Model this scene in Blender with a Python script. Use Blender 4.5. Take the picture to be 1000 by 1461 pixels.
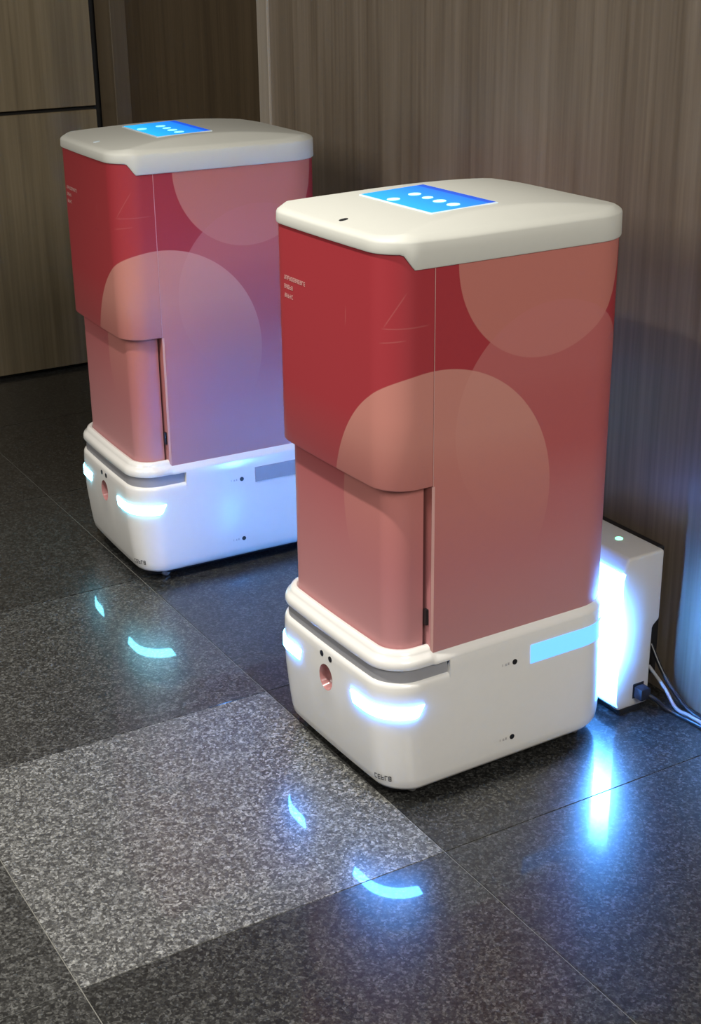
import bpy, bmesh, math, random
from mathutils import Vector, Matrix
random.seed(7)
S = bpy.context.scene
COL = S.collection
for o in list(bpy.data.objects):
    bpy.data.objects.remove(o, do_unlink=True)

# ------------------------------------------------------------------ camera
FPX = 2059.25
cd = bpy.data.cameras.new('camera')
cam = bpy.data.objects.new('camera', cd)
COL.objects.link(cam)
cd.sensor_fit = 'VERTICAL'
cd.sensor_height = 36.0
cd.lens = FPX * 36.0 / 1461.0
cd.clip_start = 0.05
cr = Vector((0.8591756, -0.5115547, -0.0113628))
cu = Vector((0.2015397, 0.3179151, 0.9264512))
cf = Vector((0.4703180, 0.7982743, -0.3762435))
m = Matrix((cr, cu, -cf)).transposed().to_4x4()
m.translation = Vector((-1.4661011, -1.8819449, 1.34))
cam.matrix_world = m
S.camera = cam

# ------------------------------------------------------------------ world and lights
w = bpy.data.worlds.new('world')
S.world = w
w.use_nodes = True
bg = w.node_tree.nodes['Background']
bg.inputs['Color'].default_value = (1.0, 0.95, 0.89, 1)
bg.inputs['Strength'].default_value = 0.16

def spot(name, loc, target, watts, size_deg, radius, color, blend=0.6):
    ld = bpy.data.lights.new(name, 'SPOT')
    ld.energy = watts
    ld.spot_size = math.radians(size_deg)
    ld.spot_blend = blend
    ld.shadow_soft_size = radius
    ld.color = color
    o = bpy.data.objects.new(name, ld)
    COL.objects.link(o)
    o.location = loc
    d = Vector(target) - Vector(loc)
    o.rotation_euler = d.to_track_quat('-Z', 'Y').to_euler()
    return o

# soft fill panels added out of view, and the ceiling downlight
def panel(name, loc, target, watts, size, color):
    ld = bpy.data.lights.new(name, 'AREA')
    ld.energy = watts
    ld.shape = 'SQUARE'
    ld.size = size
    ld.color = color
    o = bpy.data.objects.new(name, ld)
    COL.objects.link(o)
    o.location = loc
    o.rotation_euler = (Vector(target) - Vector(loc)).to_track_quat('-Z', 'Y').to_euler()
panel('fill_panel', (-0.9, -3.4, 2.7), (-0.4, -0.2, 0.4), 70, 1.2, (1.0, 0.965, 0.90))  # added fill behind the camera for the faces turned to it
panel('fill_panel', (-3.2, 0.3, 2.5), (-0.2, 0.8, 0.5), 36, 1.4, (1.0, 0.965, 0.90))  # added fill that brightens the robot fronts and the wood wall
spot('downlight', (-1.17, -0.06, 2.6), (-0.78, 0.14, 0.0), 172, 70, 0.045, (1.0, 0.965, 0.89), 1.0)

S.view_settings.view_transform = 'Standard'
S.view_settings.look = 'None'
S.view_settings.exposure = 0.32
S.view_settings.gamma = 1.0
S.view_settings.use_curve_mapping = False

# ------------------------------------------------------------------ materials
def new_mat(name):
    mt = bpy.data.materials.new(name)
    mt.use_nodes = True
    nt = mt.node_tree
    return mt, nt, nt.nodes['Principled BSDF']

def N(nt, t, **kw):
    n = nt.nodes.new(t)
    for k, v in kw.items():
        setattr(n, k, v)
    return n

def plain(name, col, rough=0.4, metal=0.0, noise=0.04, scale=60, coat=0.0, spec=0.5):
    mt, nt, b = new_mat(name)
    tc = N(nt, 'ShaderNodeTexCoord')
    nz = N(nt, 'ShaderNodeTexNoise')
    nz.inputs['Scale'].default_value = scale
    nz.inputs['Detail'].default_value = 3
    nt.links.new(tc.outputs['Object'], nz.inputs['Vector'])
    mx = N(nt, 'ShaderNodeMix', data_type='RGBA')
    mx.inputs[6].default_value = (*[c * (1 - noise) for c in col], 1)
    mx.inputs[7].default_value = (*[min(1, c * (1 + noise)) for c in col], 1)
    nt.links.new(nz.outputs['Fac'], mx.inputs[0])
    nt.links.new(mx.outputs[2], b.inputs['Base Color'])
    b.inputs['Roughness'].default_value = rough
    b.inputs['Metallic'].default_value = metal
    b.inputs['Specular IOR Level'].default_value = spec
    b.inputs['Coat Weight'].default_value = coat
    b.inputs['Coat Roughness'].default_value = 0.06
    return mt

def glow(name, col, strength, base=(0.8, 0.9, 1.0)):
    mt, nt, b = new_mat(name)
    b.inputs['Base Color'].default_value = (*base, 1)
    b.inputs['Roughness'].default_value = 0.3
    b.inputs['Emission Color'].default_value = (*col, 1)
    b.inputs['Emission Strength'].default_value = strength
    return mt

def math_node(nt, op, a=None, b=None, clamp=False):
    n = N(nt, 'ShaderNodeMath', operation=op)
    n.use_clamp = clamp
    for i, v in enumerate((a, b)):
        if v is None:
            continue
        if isinstance(v, (int, float)):
            n.inputs[i].default_value = v
        else:
            nt.links.new(v, n.inputs[i])
    return n.outputs[0]

def wood(name, dark, mid, light, axis_scale, rough=0.42, coat=0.0):
    mt, nt, b = new_mat(name)
    geo = N(nt, 'ShaderNodeNewGeometry')
    mp = N(nt, 'ShaderNodeMapping')
    mp.inputs['Scale'].default_value = axis_scale
    nt.links.new(geo.outputs['Position'], mp.inputs['Vector'])
    n1 = N(nt, 'ShaderNodeTexNoise')
    n1.inputs['Scale'].default_value = 1.0
    n1.inputs['Detail'].default_value = 6
    n1.inputs['Roughness'].default_value = 0.62
    nt.links.new(mp.outputs[0], n1.inputs['Vector'])
    mp2 = N(nt, 'ShaderNodeMapping')
    mp2.inputs['Scale'].default_value = [a * (7 if a > 3 else 2.5) for a in axis_scale]
    nt.links.new(geo.outputs['Position'], mp2.inputs['Vector'])
    n2 = N(nt, 'ShaderNodeTexNoise')
    n2.inputs['Scale'].default_value = 1.0
    n2.inputs['Detail'].default_value = 4
    nt.links.new(mp2.outputs[0], n2.inputs['Vector'])
    s = math_node(nt, 'ADD', math_node(nt, 'MULTIPLY', n1.outputs['Fac'], 0.65),
                  math_node(nt, 'MULTIPLY', n2.outputs['Fac'], 0.35))
    cr_ = N(nt, 'ShaderNodeValToRGB')
    e = cr_.color_ramp.elements
    e[0].position = 0.36; e[0].color = (*dark, 1)
    e[1].position = 0.66; e[1].color = (*light, 1)
    k = e.new(0.5); k.color = (*mid, 1)
    nt.links.new(s, cr_.inputs['Fac'])
    nt.links.new(cr_.outputs['Color'], b.inputs['Base Color'])
    b.inputs['Roughness'].default_value = rough
    b.inputs['Coat Weight'].default_value = coat
    b.inputs['Coat Roughness'].default_value = 0.36
    bp = N(nt, 'ShaderNodeBump')
    bp.inputs['Strength'].default_value = 0.12
    bp.inputs['Distance'].default_value = 0.002
    nt.links.new(s, bp.inputs['Height'])
    nt.links.new(bp.outputs['Normal'], b.inputs['Normal'])
    return mt

def granite(name):
    """dark polished granite, salt-and-pepper grains; the tile's own tone comes from its object colour"""
    mt, nt, b = new_mat(name)
    geo = N(nt, 'ShaderNodeNewGeometry')
    oi = N(nt, 'ShaderNodeObjectInfo')
    v1 = N(nt, 'ShaderNodeTexVoronoi')
    v1.inputs['Scale'].default_value = 240
    nt.links.new(geo.outputs['Position'], v1.inputs['Vector'])
    sep = N(nt, 'ShaderNodeSeparateColor')
    nt.links.new(v1.outputs['Color'], sep.inputs[0])
    v2 = N(nt, 'ShaderNodeTexVoronoi')
    v2.inputs['Scale'].default_value = 430
    nt.links.new(geo.outputs['Position'], v2.inputs['Vector'])
    sep2 = N(nt, 'ShaderNodeSeparateColor')
    nt.links.new(v2.outputs['Color'], sep2.inputs[0])
    nz = N(nt, 'ShaderNodeTexNoise')
    nz.inputs['Scale'].default_value = 60
    nz.inputs['Detail'].default_value = 5
    nt.links.new(geo.outputs['Position'], nz.inputs['Vector'])
    s = math_node(nt, 'ADD', math_node(nt, 'MULTIPLY', sep.outputs[0], 0.5),
                  math_node(nt, 'MULTIPLY', sep2.outputs[1], 0.3))
    s = math_node(nt, 'ADD', s, math_node(nt, 'MULTIPLY', nz.outputs['Fac'], 0.35))
    rp = N(nt, 'ShaderNodeValToRGB')
    e = rp.color_ramp.elements
    e[0].position = 0.28; e[0].color = (0.015, 0.015, 0.015, 1)
    e[1].position = 0.95; e[1].color = (0.135, 0.135, 0.128, 1)
    k = e.new(0.52); k.color = (0.030, 0.030, 0.029, 1)
    k = e.new(0.72); k.color = (0.060, 0.060, 0.057, 1)
    nt.links.new(s, rp.inputs['Fac'])
    mx = N(nt, 'ShaderNodeMix', data_type='RGBA', blend_type='MULTIPLY')
    mx.inputs[0].default_value = 1.0
    nt.links.new(rp.outputs['Color'], mx.inputs[6])
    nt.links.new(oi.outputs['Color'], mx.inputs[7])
    nt.links.new(mx.outputs[2], b.inputs['Base Color'])
    b.inputs['Roughness'].default_value = 0.29
    b.inputs['Specular IOR Level'].default_value = 0.3
    b.inputs['Coat Weight'].default_value = 0.5
    b.inputs['Coat Roughness'].default_value = 0.035
    return mt

# circles of the printed film, in (distance round the body, height), metres
CIRC = [(0.115, 0.888, 0.167), (0.097, 0.622, 0.186), (0.321, 0.506, 0.226)]
SCR = [(0.508, 0.820, 0.510, 0.785), (0.372, 0.855, 0.415, 0.800), (0.425, 0.778, 0.372, 0.784), (0.33, 0.803, 0.42, 0.800)]

def film():
    mt, nt, b = new_mat('printed_film')
    uv = N(nt, 'ShaderNodeUVMap'); uv.uv_map = 'UVMap'
    sx = N(nt, 'ShaderNodeSeparateXYZ')
    nt.links.new(uv.outputs[0], sx.inputs[0])
    U, V = sx.outputs[0], sx.outputs[1]
    ramp = N(nt, 'ShaderNodeValToRGB')
    e = ramp.color_ramp.elements
    e[0].position = 0.26; e[0].color = (0.50, 0.240, 0.245, 1)
    e[1].position = 0.90; e[1].color = (0.325, 0.027, 0.036, 1)
    k = e.new(0.50); k.color = (0.425, 0.125, 0.130, 1)
    k = e.new(0.57); k.color = (0.385, 0.066, 0.072, 1)
    k = e.new(0.66); k.color = (0.340, 0.034, 0.043, 1)
    nt.links.new(V, ramp.inputs['Fac'])
    col = ramp.outputs['Color']
    fills = [((0.47, 0.175, 0.140), 0.85), ((0.47, 0.160, 0.150), 0.60), ((0.56, 0.270, 0.215), 0.72)]
    fade = [(0.5, 0.62), (0.42, 0.70), (0.40, 0.62)]
    for (cx, cy, r), (fc, al), (f0, f1) in zip(CIRC, fills, fade):
        dx = math_node(nt, 'SUBTRACT', U, cx)
        dy = math_node(nt, 'SUBTRACT', V, cy)
        d = math_node(nt, 'SQRT', math_node(nt, 'ADD', math_node(nt, 'MULTIPLY', dx, dx), math_node(nt, 'MULTIPLY', dy, dy)))
        inside = math_node(nt, 'MULTIPLY', math_node(nt, 'SUBTRACT', r, d), 900, clamp=True)
        mr = N(nt, 'ShaderNodeMapRange'); mr.clamp = True
        mr.inputs[1].default_value = f0; mr.inputs[2].default_value = f1
        mr.inputs[3].default_value = 0.0; mr.inputs[4].default_value = al
        nt.links.new(V, mr.inputs[0])
        fac = math_node(nt, 'MULTIPLY', inside, mr.outputs[0])
        mx = N(nt, 'ShaderNodeMix', data_type='RGBA')
        nt.links.new(fac, mx.inputs[0])
        nt.links.new(col, mx.inputs[6])
        mx.inputs[7].default_value = (*fc, 1)
        col = mx.outputs[2]
    # worn scratches on the film
    for (x0, y0, x1, y1) in SCR:
        L = math.hypot(x1 - x0, y1 - y0)
        ax, ay = (x1 - x0) / L, (y1 - y0) / L
        dx = math_node(nt, 'SUBTRACT', U, x0); dy = math_node(nt, 'SUBTRACT', V, y0)
        t = math_node(nt, 'ADD', math_node(nt, 'MULTIPLY', dx, ax), math_node(nt, 'MULTIPLY', dy, ay))
        n = math_node(nt, 'ABSOLUTE', math_node(nt, 'SUBTRACT', math_node(nt, 'MULTIPLY', dx, ay), math_node(nt, 'MULTIPLY', dy, ax)))
        tt = math_node(nt, 'ABSOLUTE', math_node(nt, 'SUBTRACT', t, L / 2))
        m1 = math_node(nt, 'MULTIPLY', math_node(nt, 'SUBTRACT', 0.0014, n), 900, clamp=True)
        m2 = math_node(nt, 'MULTIPLY', math_node(nt, 'SUBTRACT', L / 2, tt), 80, clamp=True)
        fac = math_node(nt, 'MULTIPLY', math_node(nt, 'MULTIPLY', m1, m2), 0.14)
        mx = N(nt, 'ShaderNodeMix', data_type='RGBA')
        nt.links.new(fac, mx.inputs[0]); nt.links.new(col, mx.inputs[6])
        mx.inputs[7].default_value = (0.62, 0.32, 0.28, 1)
        col = mx.outputs[2]
    nt.links.new(col, b.inputs['Base Color'])
    b.inputs['Roughness'].default_value = 0.48
    b.inputs['Specular IOR Level'].default_value = 0.4
    return mt

def screen_mat():
    """touch panel: blue page with a darker header along its far edge"""
    mt, nt, b = new_mat('touch_panel')
    tc = N(nt, 'ShaderNodeTexCoord')
    sx = N(nt, 'ShaderNodeSeparateXYZ')
    nt.links.new(tc.outputs['Object'], sx.inputs[0])
    rp = N(nt, 'ShaderNodeValToRGB')
    e = rp.color_ramp.elements
    e[0].position = 0.0; e[0].color = (0.002, 0.075, 0.60, 1)
    e[1].position = 1.0; e[1].color = (0.015, 0.46, 1.0, 1)
    k = e.new(0.10); k.color = (0.002, 0.09, 0.66, 1)
    k = e.new(0.13); k.color = (0.004, 0.20, 0.95, 1)
    f = math_node(nt, 'ADD', math_node(nt, 'MULTIPLY', sx.outputs[0], 8.4), 0.5)
    nt.links.new(f, rp.inputs['Fac'])
    nt.links.new(rp.outputs['Color'], b.inputs['Emission Color'])
    b.inputs['Emission Strength'].default_value = 1.0
    b.inputs['Base Color'].default_value = (0.01, 0.02, 0.04, 1)
    b.inputs['Roughness'].default_value = 0.15
    return mt

BLUE = (0.06, 0.30, 1.0)
def dock_lamp():
    """translucent window, its lamps behind the middle of its height"""
    mt, nt, b = new_mat('dock_light')
    tc = N(nt, 'ShaderNodeTexCoord')
    sx = N(nt, 'ShaderNodeSeparateXYZ')
    nt.links.new(tc.outputs['Object'], sx.inputs[0])
    d = math_node(nt, 'DIVIDE', math_node(nt, 'SUBTRACT', sx.outputs[2], 0.165), 0.062)
    g = math_node(nt, 'POWER', 2.718, math_node(nt, 'MULTIPLY', math_node(nt, 'MULTIPLY', d, d), -1.0))
    st = math_node(nt, 'ADD', math_node(nt, 'MULTIPLY', g, 240), 3.0)
    b.inputs['Base Color'].default_value = (0.6, 0.75, 0.9, 1)
    b.inputs['Roughness'].default_value = 0.3
    b.inputs['Emission Color'].default_value = (0.08, 0.33, 1.0, 1)
    nt.links.new(st, b.inputs['Emission Strength'])
    return mt

M = {
    'white': plain('white_plastic', (0.78, 0.765, 0.73), 0.22, noise=0.015, coat=0.3),
    'lid': plain('lid_plastic', (0.535, 0.535, 0.485), 0.50, noise=0.015),
    'grey': plain('grey_window', (0.30, 0.30, 0.32), 0.25, noise=0.03),
    'black': plain('black_plastic', (0.010, 0.010, 0.012), 0.45),
    'dark': plain('gap_shade', (0.03, 0.012, 0.012), 0.7),
    'film': film(),
    'edge': plain('film_edge', (0.60, 0.34, 0.31), 0.35),
    'ink': plain('pale_ink', (0.66, 0.36, 0.33), 0.5),
    'darkink': plain('dark_ink', (0.04, 0.04, 0.045), 0.5),
    'greyink': plain('grey_ink', (0.40, 0.38, 0.37), 0.5),
    'red': plain('pink_sensor', (0.42, 0.19, 0.185), 0.18, noise=0.35, scale=60),
    'wheel': plain('caster_rubber', (0.18, 0.18, 0.18), 0.5),
    'front_light': glow('front_light', BLUE, 95),
    'front_light_far': glow('front_light_far', (0.16, 0.72, 1.0), 26),
    'strip_on': glow('side_strip_lit', (0.10, 0.33, 1.0), 1.6, (0.08, 0.2, 0.4)),
    'strip_off': plain('side_strip_unlit', (0.33, 0.33, 0.36), 0.2),
    'dock_light': dock_lamp(),
    'green': glow('green_lamp', (0.15, 1.0, 0.45), 2.2),
    'screen': screen_mat(),
    'icon': glow('screen_icon', (0.10, 0.72, 1.0), 1.0),
    'bezel': plain('screen_bezel', (0.62, 0.74, 0.82), 0.3),
    'dockwhite': plain('dock_plastic', (0.50, 0.485, 0.465), 0.35, noise=0.015),
    'cable': plain('cable_rubber', (0.012, 0.013, 0.018), 0.35),
    'cablegrey': plain('grey_cable', (0.32, 0.33, 0.36), 0.4),
    'granite': granite('granite'),
    'grout': plain('grout', (0.24, 0.235, 0.21), 0.8),
    'wood': wood('walnut_laminate', (0.118, 0.089, 0.062), (0.178, 0.140, 0.102), (0.250, 0.202, 0.155), (16, 16, 0.7), 0.38, 0.7),
    'woodcab': wood('cabinet_laminate', (0.135, 0.104, 0.060), (0.190, 0.148, 0.088), (0.245, 0.195, 0.125), (14, 14, 0.6)),
    'wooddoor': wood('door_laminate', (0.046, 0.030, 0.016), (0.066, 0.045, 0.024), (0.092, 0.064, 0.036), (18, 18, 0.7)),
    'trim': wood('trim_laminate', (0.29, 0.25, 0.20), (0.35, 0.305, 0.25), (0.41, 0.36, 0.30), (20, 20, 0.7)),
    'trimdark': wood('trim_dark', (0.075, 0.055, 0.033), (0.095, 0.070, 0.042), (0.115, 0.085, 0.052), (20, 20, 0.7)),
    'shadowgap': plain('shadow_gap', (0.010, 0.008, 0.006), 0.8),
}

# ------------------------------------------------------------------ helpers
def finish(name, me, mat, parent=None, smooth=35, loc=None):
    if smooth is not None:
        me.shade_smooth()
        me.set_sharp_from_angle(angle=math.radians(smooth))
    o = bpy.data.objects.new(name, me)
    COL.objects.link(o)
    if mat is not None:
        me.materials.append(mat)
    if parent is not None:
        o.parent = parent
    if loc is not None:
        o.location = loc
    return o

def from_bm(name, bm, mat, parent=None, smooth=35, loc=None):
    bmesh.ops.remove_doubles(bm, verts=bm.verts, dist=1e-6)
    bmesh.ops.recalc_face_normals(bm, faces=bm.faces)
    me = bpy.data.meshes.new(name)
    bm.to_mesh(me)
    bm.free()
    return finish(name, me, mat, parent, smooth, loc)

def box_bm(lo, hi, bevel=0.0, seg=2, bm=None):
    b2 = bmesh.new()
    r = bmesh.ops.create_cube(b2, size=1.0)
    for v in b2.verts:
        v.co = Vector([(lo[i] + hi[i]) / 2 + v.co[i] * (hi[i] - lo[i]) for i in range(3)])
    if bevel > 0:
        bmesh.ops.bevel(b2, geom=b2.edges[:] , offset=bevel, segments=seg, affect='EDGES', profile=0.6)
    if bm is None:
        return b2
    me = bpy.data.meshes.new('tmp')
    b2.to_mesh(me); b2.free()
    bm.from_mesh(me)
    bpy.data.meshes.remove(me)
    return bm

def box(name, lo, hi, mat, parent=None, bevel=0.0, seg=2):
    return from_bm(name, box_bm(lo, hi, bevel, seg), mat, parent, 35)

def empty(name, loc, rz=0.0):
    o = bpy.data.objects.new(name, None)
    o.empty_display_size = 0.1
    COL.objects.link(o)
    o.location = loc
    o.rotation_euler = (0, 0, rz)
    return o

def tag(o, label, cat=None, group=None, kind=None):
    if label: o['label'] = label
    if cat: o['category'] = cat
    if group: o['group'] = group
    if kind: o['kind'] = kind
    return o

def disc_bm(r, seg=24, depth=0.0, bm=None, mat=None, ry=None):
    """disc (or short drum) facing +z, placed with matrix mat; ry for an ellipse"""
    bm = bm or bmesh.new()
    ry = ry or r
    top = [bm.verts.new(Vector((r * math.cos(2 * math.pi * i / seg), ry * math.sin(2 * math.pi * i / seg), 0))) for i in range(seg)]
    vs = list(top)
    bm.faces.new(top)
    if depth > 0:
        bot = [bm.verts.new(v.co - Vector((0, 0, depth))) for v in top]
        vs += bot
        for i in range(seg):
            j = (i + 1) % seg
            bm.faces.new((top[i], bot[i], bot[j], top[j]))
        bm.faces.new(list(reversed(bot)))
    if mat is not None:
        for v in vs:
            v.co = mat @ v.co
    return bm

def tube(name, pts, r, mat, parent=None, res=8):
    cu_ = bpy.data.curves.new(name, 'CURVE')
    cu_.dimensions = '3D'
    cu_.bevel_depth = r
    cu_.bevel_resolution = 3
    cu_.resolution_u = res
    cu_.use_fill_caps = True
    sp = cu_.splines.new('BEZIER')
    sp.bezier_points.add(len(pts) - 1)
    for bpnt, p in zip(sp.bezier_points, pts):
        bpnt.co = p
        bpnt.handle_left_type = bpnt.handle_right_type = 'AUTO'
    tmp = bpy.data.objects.new('tmp', cu_)
    COL.objects.link(tmp)
    dg = bpy.context.evaluated_depsgraph_get()
    me = bpy.data.meshes.new_from_object(tmp.evaluated_get(dg))
    bpy.data.objects.remove(tmp, do_unlink=True)
    bpy.data.curves.remove(cu_)
    me.name = name
    me.materials.clear()
    return finish(name, me, mat, parent, 60)

# ------------------------------------------------------------------ the setting
WX, WY, WH = 0.2475, 2.53, 2.75          # wood wall plane x, cabinet wall plane y, height
T = 0.60
floor = box('floor', (-4.213, -3.925, -0.06), (1.0, 3.3, -0.0016), M['grout'])
tag(floor, 'dark polished granite tile floor with thin pale joints', None, kind='structure')
G = 0.0008
bmt = bmesh.new()
box_bm((G, G, -0.012), (T - G, T - G, 0.0), 0.0004, 1, bmt)
tile_me = bpy.data.meshes.new('tile')
bmt.to_mesh(tile_me); bmt.free()
tile_me.materials.append(M['granite'])
for i in range(-6, 2):
    for j in range(-6, 5):
        x0, y0 = -0.387 + i * T, -0.328 + j * T
        if x0 > WX or y0 > WY:
            continue
        t = bpy.data.objects.new('tile', tile_me)
        COL.objects.link(t)
        t.location = (x0, y0, 0)
        t.parent = floor
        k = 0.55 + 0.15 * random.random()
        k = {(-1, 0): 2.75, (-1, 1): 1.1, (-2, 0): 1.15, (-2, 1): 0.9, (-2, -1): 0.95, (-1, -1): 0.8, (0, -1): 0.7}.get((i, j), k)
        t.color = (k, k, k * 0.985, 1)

DY0, DY1 = 1.441, 2.400      # door opening along the wood wall
wall_r = box('wall_right', (WX, -3.5, 0), (WX + 0.12, DY0 - 0.055, WH), M['wood'])
tag(wall_r, 'brown vertical grain wood wall behind the two robots', None, kind='structure')
box('lintel', (WX, DY0 - 0.055, 2.2), (WX + 0.12, WY, WH), M['wood'], wall_r)
d1 = empty('door_1', (WX, (DY0 + DY1) / 2, 0))
tag(d1, 'dark brown wooden door set back in the wood wall', None, kind='structure')
leaf = box('door_leaf', (0.045, -(DY1 - DY0) / 2, 0.005), (0.085, (DY1 - DY0) / 2, 2.2), M['wooddoor'], d1)
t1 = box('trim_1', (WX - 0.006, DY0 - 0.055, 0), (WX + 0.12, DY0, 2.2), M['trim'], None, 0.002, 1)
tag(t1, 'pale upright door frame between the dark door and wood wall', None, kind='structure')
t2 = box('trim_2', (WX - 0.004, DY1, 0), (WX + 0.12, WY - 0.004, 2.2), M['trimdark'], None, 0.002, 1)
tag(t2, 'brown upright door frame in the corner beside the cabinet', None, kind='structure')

wall_l = box('wall_left', (-4.2, WY + 0.022, 0), (WX + 0.12, WY + 0.14, WH), M['shadowgap'])
tag(wall_l, 'wood cabinet wall at the left with dark shadow gaps', None, kind='structure')
for (x0, x1) in ((-2.2, -1.303), (-1.3, -0.403), (-0.4, WX - 0.0185)):
    box('panel', (x0, WY, 0.012), (x1, WY + 0.02, 0.8175), M['woodcab'], wall_l, 0.0015, 1)
    box('panel', (x0, WY, 0.8295), (x1, WY + 0.02, WH), M['woodcab'], wall_l, 0.0015, 1)

# ------------------------------------------------------------------ the robot
OX = 0.17                       # robot origin sits this far behind the measured zero
XF, XR, B = 0.414 - OX, -0.0765 - OX, 0.188
RF, RR, BOW = 0.062, 0.090, 0.004

def make_outline():
    """counter-clockwise ring (seen from above) starting at the middle of the front; named indices"""
    pts = []
    def front_x(x, y):
        return x - BOW * (y / B) ** 2
    half = []
    nf, nc, nr = 8, 16, 10
    for i in range(nf):
        half.append((XF, (B - RF) * i / nf))
    for i in range(nc + 1):
        a = math.pi / 2 * i / nc
        half.append((XF - RF + RF * math.cos(a), B - RF + RF * math.sin(a)))
    half = [(front_x(x, y), y) for x, y in half]
    xs = [0.341, 0.334, 0.329, 0.324, 0.3195, 0.313, 0.303, 0.2935, 0.2925, 0.2915] + [0.2915 - (0.2915 - 0.0135) * i / 12 for i in range(1, 13)]
    seam = len(half) - 1 + 4
    slot = len(half) - 1 + 9
    for x in xs:
        half.append((x - OX, B))
    for i in range(1, nr + 1):
        a = math.pi / 2 * i / nr
        half.append((XR + RR - RR * math.sin(a), B - RR + RR * math.cos(a)))
    for i in range(1, 5):
        half.append((XR, (B - RR) * (1 - i / 4)))
    n = len(half) - 1            # last is rear middle, first is front middle
    full = half + [(x, -y) for x, y in reversed(half[1:-1])]
    return full, n, seam, slot

RING, HALF, SEAM, SLOT = make_outline()
NR = len(RING)
NORM = []
for i in range(NR):
    a, b_ = RING[i - 1], RING[(i + 1) % NR]
    t = Vector((b_[0] - a[0], b_[1] - a[1])).normalized()
    NORM.append((t.y, -t.x))
ARC = [0.0]
for i in range(1, NR + 1):
    a, b_ = RING[i - 1], RING[i % NR]
    ARC.append(ARC[-1] + math.hypot(a[0] - b_[0], a[1] - b_[1]))
U0 = 0.324 + ARC[SEAM]

def P(i, off, z):
    i %= NR
    return (RING[i][0] + NORM[i][0] * off, RING[i][1] + NORM[i][1] * off, z)

def mirror(i):
    return (NR - i) % NR

def arc_u(i, right):
    """print coordinate round the body"""
    return (U0 + ARC[NR] - ARC[i]) if right and i > 0 else U0 - ARC[i if i <= HALF else i]

def loft(bm, prof, segs, uvl=None):
    """prof(i) -> list of (off, z); segs = list of i, face between i and i+1"""
    for i in segs:
        j = (i + 1) % NR
        pa, pb = prof(i % NR), prof(j)
        right = (i % NR) >= HALF
        for k in range(len(pa) - 1):
            vs = [bm.verts.new(P(i, *pa[k])), bm.verts.new(P(j, *pb[k])), bm.verts.new(P(j, *pb[k + 1])), bm.verts.new(P(i, *pa[k + 1]))]
            try:
                f = bm.faces.new(vs)
            except ValueError:
                continue
            if uvl is not None:
                for lp, ii, zz in zip(f.loops, (i, j, j, i), (pa[k][1], pb[k][1], pb[k + 1][1], pa[k + 1][1])):
                    ii %= NR
                    if right:
                        u = U0 + (ARC[NR] - (ARC[ii] if ii > 0 else ARC[NR]))
                    else:
                        u = U0 - ARC[ii]
                    lp[uvl].uv = (u, zz)

def radial(bm, i, prof, uvl=None):
    vs = [bm.verts.new(P(i, o, z)) for o, z in prof]
    f = bm.faces.new(vs)
    if uvl is not None:
        for lp, (o, z) in zip(f.loops, prof):
            u = U0 - ARC[i] if i <= HALF else U0 + ARC[NR] - ARC[i]
            lp[uvl].uv = (u, z)

FRONT = list(range(-SEAM, SEAM))              # segments of the front between both seams
SIDES = list(range(SEAM, NR - SEAM))          # left side, rear, right side
ALL = list(range(NR))
SLOTF = list(range(-SLOT, SLOT))
SLOTR = list(range(SLOT, NR - SLOT))
def is_front(i):
    i %= NR
    return i <= SEAM or i >= NR - SEAM

def glyphs(bm, place, n, w_, h_, gap, seed):
    """rows of tiny strokes; place(u, v) -> point"""
    rnd = random.Random(seed)
    for k in range(n):
        u0 = k * (w_ + gap)
        strokes = [(0, 0, 0.25, 1)] if rnd.random() < 0.7 else [(0.38, 0, 0.62, 1)]
        for yy in (0.0, 0.4, 0.8):
            if rnd.random() < 0.7:
                strokes.append((0, yy, 1, yy + 0.2))
        if rnd.random() < 0.5:
            strokes.append((0.75, 0, 1, 1))
        for (a, b_, c, d) in strokes:
            q = [place(u0 + a * w_, b_ * h_), place(u0 + c * w_, b_ * h_), place(u0 + c * w_, d * h_), place(u0 + a * w_, d * h_)]
            bm.faces.new([bm.verts.new(x) for x in q])

def on_ring(s, off, z):
    """point at arc distance s from the middle of the front (left positive)"""
    L = ARC[NR]
    s %= L
    for i in range(NR):
        if ARC[i + 1] >= s:
            f = (s - ARC[i]) / (ARC[i + 1] - ARC[i])
            a, b_ = P(i, off, z), P(i + 1, off, z)
            return tuple(a[k] + (b_[k] - a[k]) * f for k in range(3))

def ring_normal(s):
    a, b_ = Vector(on_ring(s - 0.002, 0, 0)), Vector(on_ring(s + 0.002, 0, 0))
    t = (b_ - a).normalized()
    return Vector((t.y, -t.x, 0))

def s_at_x(x):
    """arc distance of the left side point with measured x"""
    for i in range(SEAM, HALF):
        if RING[i][0] + OX >= x >= RING[i + 1][0] + OX:
            f = (RING[i][0] + OX - x) / (RING[i][0] - RING[i + 1][0] + 1e-9)
            return ARC[i] + f * (ARC[i + 1] - ARC[i])
    return ARC[SEAM]

BASE_PROF = [(-0.05, 0.020), (-0.014, 0.0215), (-0.006, 0.0245), (-0.002, 0.031), (0.0, 0.045), (0.0015, 0.085),
             (0.002, 0.13), (0.0015, 0.175), (0.0005, 0.206), (0.0, 0.2165), (-0.0015, 0.2215), (-0.0045, 0.2240), (-0.012, 0.2250)]
def tuck(i, z):
    """the nose leans back towards its lower edge"""
    t = max(0.0, 1 - z / 0.15)
    return -0.013 * t * max(0.0, NORM[i % NR][0])
def base_off(z):
    for (a, za), (b_, zb) in zip(BASE_PROF, BASE_PROF[1:]):
        if za <= z <= zb:
            return a + (b_ - a) * (z - za) / (zb - za)
    return 0

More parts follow.
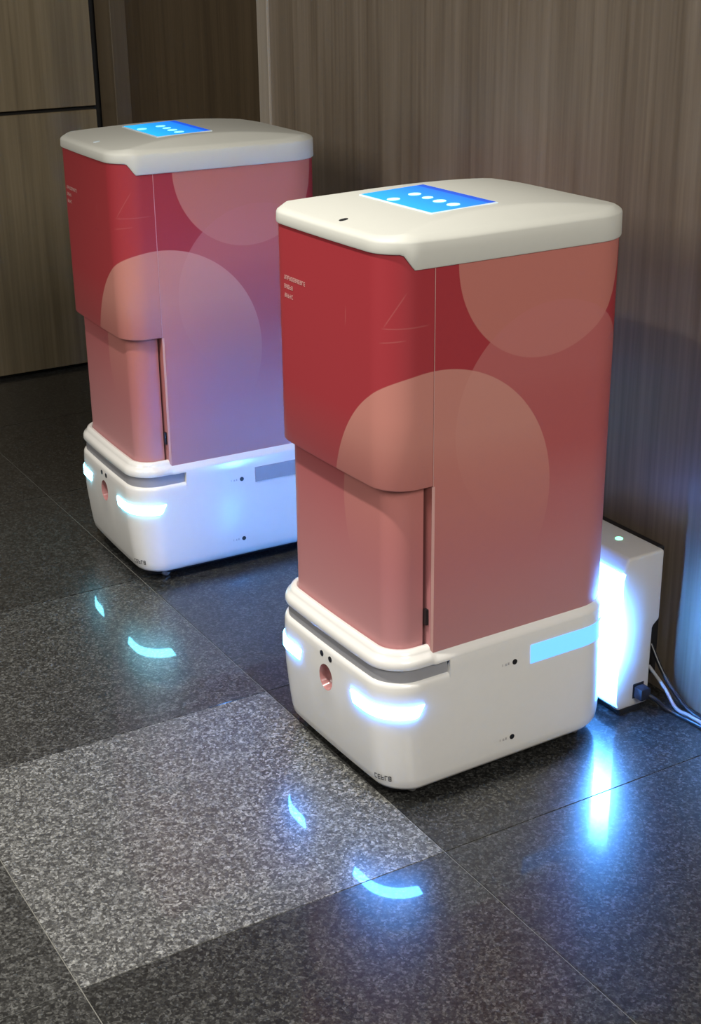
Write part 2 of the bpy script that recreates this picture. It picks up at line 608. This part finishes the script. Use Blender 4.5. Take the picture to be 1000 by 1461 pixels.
def facing(s, z, off):
    """matrix whose +z looks out of the shell at that place"""
    n = ring_normal(s)
    p = Vector(on_ring(s, off, z))
    zz = Vector((0, 0, 1))
    xx = zz.cross(n)
    mt = Matrix((xx, zz, n)).transposed().to_4x4()
    mt.translation = p
    return mt

ZE_SIDE, ZE_FRONT, ZB_SIDE, ZB_FRONT, ARCH = 0.9265, 0.9285, 0.8855, 0.9085, 0.0205
LOFF = -0.0055
def lid_edge(x):
    t = max(0.0, min(1.0, (x + OX - 0.27) / 0.12))
    t = t * t * (3 - 2 * t)
    return ZE_SIDE + (ZE_FRONT - ZE_SIDE) * t
def lid_bottom(x):
    xx = x + OX
    t = max(0.0, min(1.0, (xx - 0.361) / 0.018))
    return ZB_SIDE + (ZB_FRONT - ZB_SIDE) * t
def arch_z(x):
    q = (x + OX - 0.170) / 0.240
    return ZE_SIDE + 0.002 + ARCH * (1 - q * q) + (0.002 * max(0, q) ** 3)
def lid_z(x, y):
    e = lid_edge(x)
    side = e + 0.002 + 0.34 * (B - 0.004 - abs(y))
    a = max(arch_z(x), e + 0.001)
    k = 0.0015
    h = max(k - abs(side - a), 0) / k
    return min(side, a) - h * h * k * 0.25

def build_robot(loc, yaw, label, lit):
    R = empty('delivery_robot', loc, yaw)
    tag(R, label, 'robot', 'delivery robots')
    # ---- chassis
    bm = bmesh.new()
    def full(i):
        prof = list(BASE_PROF)
        if SLOT < i % NR < NR - SLOT:      # behind the slot the shell runs up to the rim
            prof[-3:] = [(-0.0001, 0.2300), (-0.0006, 0.2460), (-0.0014, 0.2506)]
        return [(o + tuck(i, z), z) for o, z in prof]
    k0, k1 = [n_ for n_, (o, z) in enumerate(BASE_PROF) if abs(z - 0.13) < 1e-6 or abs(z - 0.206) < 1e-6]
    nose = list(range(-3, 3))
    loft(bm, full, [i for i in range(-HALF, NR - HALF) if i not in nose])
    loft(bm, lambda i: full(i)[:k0 + 1], nose)
    loft(bm, lambda i: full(i)[k1:], nose)
    # border of the opening, then a bridge to the round hole of the sensor port
    border = [P(i, *full(i)[k0]) for i in range(-3, 4)] + [P(3, *full(3)[k]) for k in range(k0 + 1, k1 + 1)]
    border += [P(i, *full(i)[k1]) for i in range(2, -4, -1)] + [P(-3, *full(-3)[k]) for k in range(k1 - 1, k0, -1)]
    fine = []
    for a_, b_ in zip(border, border[1:] + border[:1]):
        fine += [Vector(a_).lerp(Vector(b_), t) for t in (0, 0.5)]
    hc = (0.003, 0.169)
    circle = []
    for v in fine:
        an = math.atan2(v.z - hc[1], v.y - hc[0])
        y_, z_ = hc[0] + 0.0215 * math.cos(an), hc[1] + 0.0235 * math.sin(an)
        circle.append(Vector((XF - BOW * (y_ / B) ** 2 + base_off(z_), y_, z_)))
    for k in range(len(fine)):
        q = (k + 1) % len(fine)
        bm.faces.new([bm.verts.new(x) for x in (fine[k], fine[q], circle[q], circle[k])])
    base = from_bm('base_shell', bm, M['white'], R, 40)
    bm = bmesh.new()
    loft(bm, lambda i: [(-0.0065, 0.220), (-0.0075, 0.2505)], SLOTF)
    from_bm('sensor_slot', bm, M['grey'], base, 40)
    bm = bmesh.new()
    fr = [(-0.014, 0.2470), (-0.005, 0.2470), (-0.0025, 0.2480), (-0.0012, 0.2515), (-0.0018, 0.2585), (-0.0045, 0.2640), (-0.0085, 0.2665),
          (-0.0105, 0.2705), (-0.0125, 0.2750), (-0.0170, 0.2778), (-0.0220, 0.2770), (-0.026, 0.272), (-0.030, 0.262)]
    sd = [(-0.014, 0.2470), (-0.005, 0.2470), (-0.0012, 0.2475), (-0.0010, 0.2500), (-0.0022, 0.2540), (-0.0045, 0.2580), (-0.0072, 0.2620),
          (-0.0082, 0.2640), (-0.0090, 0.2650), (-0.0095, 0.2652), (-0.0105, 0.2652), (-0.012, 0.264), (-0.016, 0.262)]
    loft(bm, lambda i: fr if is_front(i) else sd, ALL)
    from_bm('upper_rim', bm, M['white'], R, 40)
    # skirt under the shell
    bm = bmesh.new()
    loft(bm, lambda i: [(-0.040, 0.006), (-0.034, 0.0065), (-0.022, 0.022)], ALL)
    bm.faces.new([bm.verts.new(P(i, -0.040, 0.006)) for i in range(NR)])
    from_bm('under_skirt', bm, M['black'], R, 40)
    for sx, sy in ((1, 1), (1, -1), (-1, 1), (-1, -1)):
        bm = bmesh.new()
        prof = [(0.0, 0.006), (0.013, 0.0065), (0.0155, 0.0045), (0.016, 0.0), (0.0155, -0.0045), (0.013, -0.0065), (0.0, -0.006)]
        seg = 20
        for k in range(seg):
            a0, a1 = 2 * math.pi * k / seg, 2 * math.pi * (k + 1) / seg
            for (r0, y0), (r1, y1) in zip(prof, prof[1:]):
                q = [(r0 * math.cos(a0), y0, r0 * math.sin(a0)), (r0 * math.cos(a1), y0, r0 * math.sin(a1)),
                     (r1 * math.cos(a1), y1, r1 * math.sin(a1)), (r1 * math.cos(a0), y1, r1 * math.sin(a0))]
                q = [x for n_, x in enumerate(q) if x not in q[:n_]]
                if len(q) > 2:
                    bm.faces.new([bm.verts.new(x) for x in q])
        c = from_bm('caster', bm, M['wheel'], R, 50, (0.168 * sx if sx > 0 else -0.18, 0.150 * sy, 0.0162))
        c.rotation_euler = (0, 0, 0.5 * sy)
    # ---- front lights
    FL = M['front_light'] if lit else M['front_light_far']
    sA, sB = 0.077, ARC[SEAM] - 0.016
    for sg in (1, -1):
        bm = bmesh.new()
        n = 22
        rows = []
        for k in range(n + 1):
            t = k / n
            row = []
            for v in (0, 0.12, 0.5, 0.88, 1):
                z = 0.1615 + 0.0225 * v - 0.004 * (1 - t) * (1 - t) * 0
                s = sA + 0.010 * (1 - v) + (sB - 0.012 * (1 - v) - sA - 0.010 * (1 - v)) * t
                bulge = 0.0028 if 0 < v < 1 and 0 < k < n else -0.0006
                row.append(on_ring(sg * s, base_off(z) + bulge, z))
            rows.append(row)
        for k in range(n):
            for q in range(4):
                bm.faces.new([bm.verts.new(x) for x in (rows[k][q], rows[k + 1][q], rows[k + 1][q + 1], rows[k][q + 1])])
        hl = from_bm('front_light', bm, FL, R, 60)
        hl['label'] = 'glowing blue-white curved light'
    # ---- front sensor port: a round bowl let into the nose
    bm = bmesh.new()
    for k in range(len(circle)):
        a0, a1 = circle[k], circle[(k + 1) % len(circle)]
        prev = None
        for (sc, dp) in ((1.0, 0.0), (0.96, 0.0015), (0.88, 0.010), (0.66, 0.018), (0.0, 0.021)):
            q0, q1 = [Vector((a.x - dp, hc[0] + (a.y - hc[0]) * sc, hc[1] + (a.z - hc[1]) * sc)) for a in (a0, a1)]
            if prev:
                pts = [prev[0], prev[1], q1, q0] if sc > 0 else [prev[0], prev[1], q0]
                bm.faces.new([bm.verts.new(x) for x in pts])
            prev = (q0, q1)
    from_bm('sensor_port', bm, M['red'], base, 50)['label'] = 'round sensor port with a pinkish inside'
    for dy in (-0.0135, 0.0135):
        from_bm('sensor_dot', disc_bm(0.0052, 16, 0.002, None, facing(dy + 0.003, 0.2085, base_off(0.2085) + 0.0008)), M['black'], base, 40)
    # ---- side fittings, both sides
    for sg in (1, -1):
        for xx, zz in ((0.161, 0.2075), (0.1616, 0.0653)):
            s = s_at_x(xx) * sg
            scr = from_bm('screw', disc_bm(0.0048, 16, 0.002, None, facing(s, zz, base_off(zz) + 0.0008 if zz < 0.2 else 0.0014)), M['black'], base, 40)
            bm = bmesh.new()
            glyphs(bm, lambda u, v, s=s, zz=zz, sg=sg: on_ring(s - sg * (0.026 - u), 0.0008 + base_off(zz), zz - 0.002 + v), 3, 0.004, 0.0045, 0.0015, 5)
            from_bm('printed_mark', bm, M['greyink'], base, None)
        bm = bmesh.new()
        s0, s1 = s_at_x(0.128), s_at_x(-0.045)
        rows = []
        for k in range(17):
            s = s0 + (s1 - s0) * k / 16
            rows.append([on_ring(sg * s, o, z) for z, o in ((0.1945, 0.0002), (0.1950, 0.0022), (0.2285, 0.0014), (0.2290, -0.0015))])
        for k in range(16):
            for q in range(3):
                bm.faces.new([bm.verts.new(x) for x in (rows[k][q], rows[k + 1][q], rows[k + 1][q + 1], rows[k][q + 1])])
        bm.faces.new([bm.verts.new(x) for x in rows[0]])
        bm.faces.new([bm.verts.new(x) for x in rows[-1]])
        st = from_bm('side_light_strip', bm, M['strip_on'] if lit else M['strip_off'], R, 40)
        st['label'] = 'lit pale blue side light strip' if lit else 'unlit grey side light strip'
    # label on the lower front corner
    bm = bmesh.new()
    sl = 0.140
    glyphs(bm, lambda u, v: on_ring(sl + u, 0.0008 + base_off(0.042 + v) + tuck(17, 0.042 + v), 0.042 + v), 5, 0.0055, 0.010, 0.0016, 11)
    from_bm('printed_label', bm, M['darkink'], base, None)
    # ---- cabinet body
    BO = -0.009
    bm = bmesh.new()
    uvl = bm.loops.layers.uv.new('UVMap')
    ZO = 0.549
    up_front = [(BO - 0.026, ZO + 0.004), (BO - 0.003, ZO), (BO - 0.0008, ZO + 0.001), (BO, ZO + 0.003), (BO, 0.66), (BO, 0.78), (BO, 0.911)]
    up_side = [(BO, ZO), (BO, ZO + 0.0005), (BO, ZO + 0.001), (BO, ZO + 0.003), (BO, 0.66), (BO, 0.78), (BO, 0.911)]
    loft(bm, lambda i: up_front, FRONT, uvl)
    loft(bm, lambda i: up_side, SIDES, uvl)
    def low_side(i):
        i %= NR
        o = BO - 0.0022 if i in (SEAM, NR - SEAM) else BO
        return [(BO - 0.004, 0.2605), (o - 0.0005, 0.2612), (o, 0.264), (o, 0.40), (o, ZO)]
    loft(bm, low_side, SIDES, uvl)
    for i in (SEAM, NR - SEAM):
        radial(bm, i, [(BO - 0.0022, 0.2612), (BO - 0.0022, ZO + 0.002), (BO - 0.027, ZO + 0.002), (BO - 0.027, 0.2612)], uvl)
    me = bpy.data.meshes.new('cabinet_body')
    bmesh.ops.remove_doubles(bm, verts=bm.verts, dist=1e-6)
    bmesh.ops.recalc_face_normals(bm, faces=bm.faces)
    bm.to_mesh(me); bm.free()
    body = finish('cabinet_body', me, M['film'], R, 40)
    body['label'] = 'red to pink printed cabinet with overlapping pale circles'
    # recess behind the door edge, coloured dark for the shade inside
    bm = bmesh.new()
    loft(bm, lambda i: [(BO - 0.026, 0.262), (BO - 0.026, ZO + 0.004)], list(range(-SEAM, SEAM)))
    from_bm('door_recess', bm, M['dark'], body, 40)
    # front door
    bm = bmesh.new()
    uvl = bm.loops.layers.uv.new('UVMap')
    DO = BO - 0.0165
    dsegs = list(range(-SEAM + 1, SEAM - 1))
    dprof = [(DO - 0.008, 0.266), (DO, 0.268), (DO, 0.36), (DO, 0.45), (DO, ZO - 0.002), (DO - 0.008, ZO + 0.0035)]
    loft(bm, lambda i: dprof, dsegs, uvl)
    for i in (SEAM - 1, NR - SEAM + 1):
        radial(bm, i, dprof, uvl)
    me = bpy.data.meshes.new('front_door')
    bmesh.ops.remove_doubles(bm, verts=bm.verts, dist=1e-6)
    bmesh.ops.recalc_face_normals(bm, faces=bm.faces)
    bm.to_mesh(me); bm.free()
    door = finish('front_door', me, M['film'], R, 40)
    door['label'] = 'pink recessed lower front door'
    for sg in (1, -1):
        s = ARC[SEAM] * sg
        bm = bmesh.new()
        rows = [[on_ring(s - sg * du, BO - 0.007, z) for du in (0.0005, 0.0050)] for z in (0.313, 0.340)]
        rows2 = [[on_ring(s - sg * du, BO - 0.014, z) for du in (0.0005, 0.0050)] for z in (0.313, 0.340)]
        A = [rows[0][0], rows[0][1], rows[1][1], rows[1][0]]
        C_ = [rows2[0][0], rows2[0][1], rows2[1][1], rows2[1][0]]
        bm.faces.new([bm.verts.new(x) for x in A])
        for k in range(4):
            bm.faces.new([bm.verts.new(x) for x in (A[k], A[(k + 1) % 4], C_[(k + 1) % 4], C_[k])])
        from_bm('latch', bm, M['black'], door, None)
        # pale seam line of the side sheet; wider lower stretch paints the edge highlight
        bm = bmesh.new()
        for z0, z1, wd in ((0.2635, ZO, 0.0042), (ZO, 0.886, 0.0016)):
            zs = [z0, (z0 + z1) / 2, z1]
            for za, zb in zip(zs, zs[1:]):
                o0 = (BO - 0.0020 if z1 <= ZO else BO + 0.0004)
                o1 = BO + 0.0004
                bm.faces.new([bm.verts.new(x) for x in (on_ring(s, o0 + 0.0006, za), on_ring(s + sg * wd, o1, za), on_ring(s + sg * wd, o1, zb), on_ring(s, o0 + 0.0006, zb))])
        from_bm('sheet_edge', bm, M['edge'], body, None)
    # faint printed lines on the front
    bm = bmesh.new()
    for row, (n, z) in enumerate(((12, 0.8235), (5, 0.809), (5, 0.7945))):
        glyphs(bm, lambda u, v, z=z: on_ring(-0.123 + u, BO + 0.0005, z + v), n, 0.0046, 0.0068, 0.0012, 20 + row)
    from_bm('printed_lines', bm, M['ink'], body, None)
    # ---- lid
    bm = bmesh.new()
    rings = []
    rings.append([P(i, -0.016, lid_bottom(RING[i][0]) + 0.002) for i in range(NR)])
    rings.append([P(i, LOFF - 0.003, lid_bottom(RING[i][0])) for i in range(NR)])
    rings.append([P(i, LOFF - 0.0008, lid_bottom(RING[i][0]) + 0.001) for i in range(NR)])
    rings.append([P(i, LOFF, lid_bottom(RING[i][0]) + 0.0035) for i in range(NR)])
    rings.append([P(i, LOFF - 0.0005, lid_edge(RING[i][0]) - 0.004) for i in range(NR)])
    rings.append([P(i, LOFF - 0.0018, lid_edge(RING[i][0]) - 0.001) for i in range(NR)])
    rings.append([P(i, LOFF - 0.0045, lid_edge(RING[i][0]) + 0.0012) for i in range(NR)])
    edge = [P(i, LOFF - 0.0045, 0) for i in range(NR)]
    nt_ = 40
    for k in range(1, nt_):
        t = 1 - k / nt_
        rg = []
        for i in range(NR):
            x, y = edge[i][0], edge[i][1]
            # shrink towards the long axis so the rings stay parallel to the sides
            cx = 0.0
            X = cx + (x - cx) * t
            Y = y * t
            rg.append((X, Y, lid_z(X, Y)))
        rings.append(rg)
    vv = [[bm.verts.new(p) for p in rg] for rg in rings]
    for a, b_ in zip(vv, vv[1:]):
        for i in range(NR):
            j = (i + 1) % NR
            bm.faces.new((a[i], a[j], b_[j], b_[i]))
    c = bm.verts.new((0, 0, lid_z(0, 0)))
    for i in range(NR):
        bm.faces.new((vv[-1][i], vv[-1][(i + 1) % NR], c))
    lid = from_bm('lid', bm, M['lid'], R, 40)
    lid['label'] = 'cream white domed lid'
    # button on the lid, near the front; far one coloured pale as a glint
    bx, by = 0.378 - OX, 0.018
    slope = math.atan2(arch_z(bx + 0.01) - arch_z(bx - 0.01), 0.02)
    mt = Matrix.Translation((bx, by, lid_z(bx, by) + 0.0008)) @ Matrix.Rotation(-slope, 4, 'Y')
    from_bm('lid_button', disc_bm(0.0075, 18, 0.002, None, mt, 0.005), M['black'] if lit else M['bezel'], lid, 40)
    # ---- touch screen
    sxc, syc = 0.217 - OX, 0.003
    slope = math.atan2(arch_z(sxc + 0.02) - arch_z(sxc - 0.02), 0.04)
    z0 = max(lid_z(sxc + dx, syc) - math.tan(slope) * dx for dx in (-0.06, -0.03, 0, 0.03, 0.06)) - 0.0003
    bz = from_bm('screen_bezel', box_bm((-0.062, -0.1005, -0.006), (0.062, 0.1005, 0.0005), 0.001, 1), M['bezel'], R, 35, (sxc, syc, z0 + 0.0004))
    bz.rotation_euler = (0, -slope, 0)
    sc = from_bm('touch_screen', box_bm((-0.0590, -0.0970, -0.001), (0.0590, 0.0970, 0.0009), 0.0, 1), M['screen'], bz, 35)
    sc['label'] = 'glowing blue touch screen with icons'
    for (ix, iy, r) in ((0.262, -0.023, 0.0105), (0.215, -0.034, 0.0105), (0.216, 0.003, 0.009), (0.218, 0.038, 0.0105), (0.218, 0.074, 0.0105)):
        from_bm('icon', disc_bm(r, 20, 0.0004, None, Matrix.Translation((ix - OX - sxc, iy - syc, 0.0014)), r * 0.95), M['icon'], bz, None)
    return R

build_robot((-0.16998, -0.00288, 0.0), math.radians(180.972), 'near red and pink delivery robot backed up to the charging dock', True)
build_robot((-0.15771, 1.00594, 0.0), math.radians(178.293), 'far red and pink delivery robot standing in front of the dark door', False)

# ------------------------------------------------------------------ charging dock
D = empty('charging_dock', (0.0, 0.0, 0.0))
tag(D, 'white charging dock with glowing blue front between the near robot and wall', 'charger')
DXF, DXB, DW, DH = 0.0985, 0.197, 0.153, 0.314
bm = bmesh.new()
# side profile of the shell, extruded across and bevelled; the lower back is cut away for cables
prof = [(DXF + 0.012, 0.012), (DXB - 0.015, 0.012), (DXB - 0.015, 0.165), (DXB, 0.178), (DXB, DH), (DXF + 0.016, DH), (DXF + 0.002, DH - 0.030), (DXF + 0.002, 0.03)]
va = [bm.verts.new((x, -DW, z)) for x, z in prof]
vb = [bm.verts.new((x, DW, z)) for x, z in prof]
bm.faces.new(va); bm.faces.new(list(reversed(vb)))
for i in range(len(prof)):
    j = (i + 1) % len(prof)
    bm.faces.new((va[i], vb[i], vb[j], va[j]))
bmesh.ops.recalc_face_normals(bm, faces=bm.faces)
bmesh.ops.bevel(bm, geom=bm.edges[:], offset=0.006, segments=3, affect='EDGES', profile=0.5)
shell = from_bm('dock_shell', bm, M['dockwhite'], D, 40)
# glowing front window, bulging a little; rim flared past the shell to light the wall
bm = bmesh.new()
plan = []
w_, rr_ = DW + 0.0100, 0.013
for k in range(0, 4):
    plan.append((DXF + 0.005 - 0.007 * k / 3, -w_ + 0.0100 * (1 - k / 3)))
for k in range(1, 9):
    a = math.pi / 2 * k / 8
    plan.append((DXF - 0.002 - rr_ * math.sin(a), -w_ + rr_ * (1 - math.cos(a))))
for k in range(1, 12):
    plan.append((DXF - 0.002 - rr_, -w_ + rr_ + (w_ - rr_) * 2 * k / 12))
plan += [(x, -y) for x, y in reversed(plan[:12])]
nz = 24
def lens(u, v):
    x, y = plan[u]
    c = min(1.0, min(v / nz, 1 - v / nz) * 11)
    f = math.sqrt(1 - (1 - c) ** 2)
    x0 = DXF + 0.005
    return (x0 + (x - x0) * (0.15 + 0.85 * f), y * (0.985 + 0.015 * f), 0.026 + v / nz * (DH - 0.026 - 0.024))
for a in range(len(plan) - 1):
    for b_ in range(nz):
        q = [lens(a, b_), lens(a + 1, b_), lens(a + 1, b_ + 1), lens(a, b_ + 1)]
        bm.faces.new([bm.verts.new(x) for x in q])
wdw = from_bm('light_window', bm, M['dock_light'], D, 60)
wdw['label'] = 'glowing blue-white dock front'
ct = box('charge_contact', (0.0835, -0.070, 0.118), (DXF, 0.070, 0.150), M['dockwhite'], D, 0.006, 3)
ct['label'] = 'white charging contact block'
from_bm('status_lamp', disc_bm(0.007, 20, 0.002, None, Matrix.Translation((0.159, -0.073, DH + 0.0012))), M['green'], D, 40)['label'] = 'small green status light'
box('wall_bracket', (DXB - 0.02, -0.10, 0.03), (WX, 0.10, 0.29), M['black'], D, 0.003, 1)
for sy in (-0.12, 0.12):
    box('foot', (DXF + 0.02, sy - 0.03, 0.0), (DXB - 0.03, sy + 0.03, 0.013), M['black'], D, 0.002, 1)
box('power_socket', (0.143, -DW - 0.001, 0.029), (0.169, -DW + 0.004, 0.059), M['black'], D, 0.001, 1)

# ------------------------------------------------------------------ cables
CO = (0.155, -DW - 0.001, 0.0)
C1 = empty('power_cable', CO)
tag(C1, 'black plug and cable leaving the side of the charging dock', 'cable')
def rel(pts):
    return [tuple(p[i] - CO[i] for i in range(3)) for p in pts]
bm = box_bm((-0.011, -0.022, 0.033), (0.011, -0.0008, 0.056), 0.003, 2)
from_bm('plug', bm, M['cable'], C1, 35)
tube('cord', rel([(0.158, -0.168, 0.043), (0.174, -0.180, 0.032), (0.190, -0.187, 0.014), (0.203, -0.200, 0.0045), (0.208, -0.235, 0.0045), (0.212, -0.290, 0.0045), (0.213, -0.40, 0.0045)]), 0.0042, M['cable'], C1)
c2 = tube('signal_cable', [(0.222, -0.108, 0.10), (0.223, -0.145, 0.055), (0.228, -0.185, 0.020), (0.232, -0.215, 0.0042), (0.233, -0.27, 0.0042), (0.234, -0.40, 0.0042)], 0.0038, M['cable'])
tag(c2, 'thin dark cable running from behind the dock along the wall', 'cable')
c3 = tube('grey_cord', [(0.214, -0.115, 0.060), (0.217, -0.160, 0.030), (0.219, -0.190, 0.0040), (0.221, -0.222, 0.0038), (0.2225, -0.262, 0.0038), (0.224, -0.40, 0.0038)], 0.0034, M['cablegrey'])
tag(c3, 'pale grey cord lying on the floor between two dark cables', 'cable')
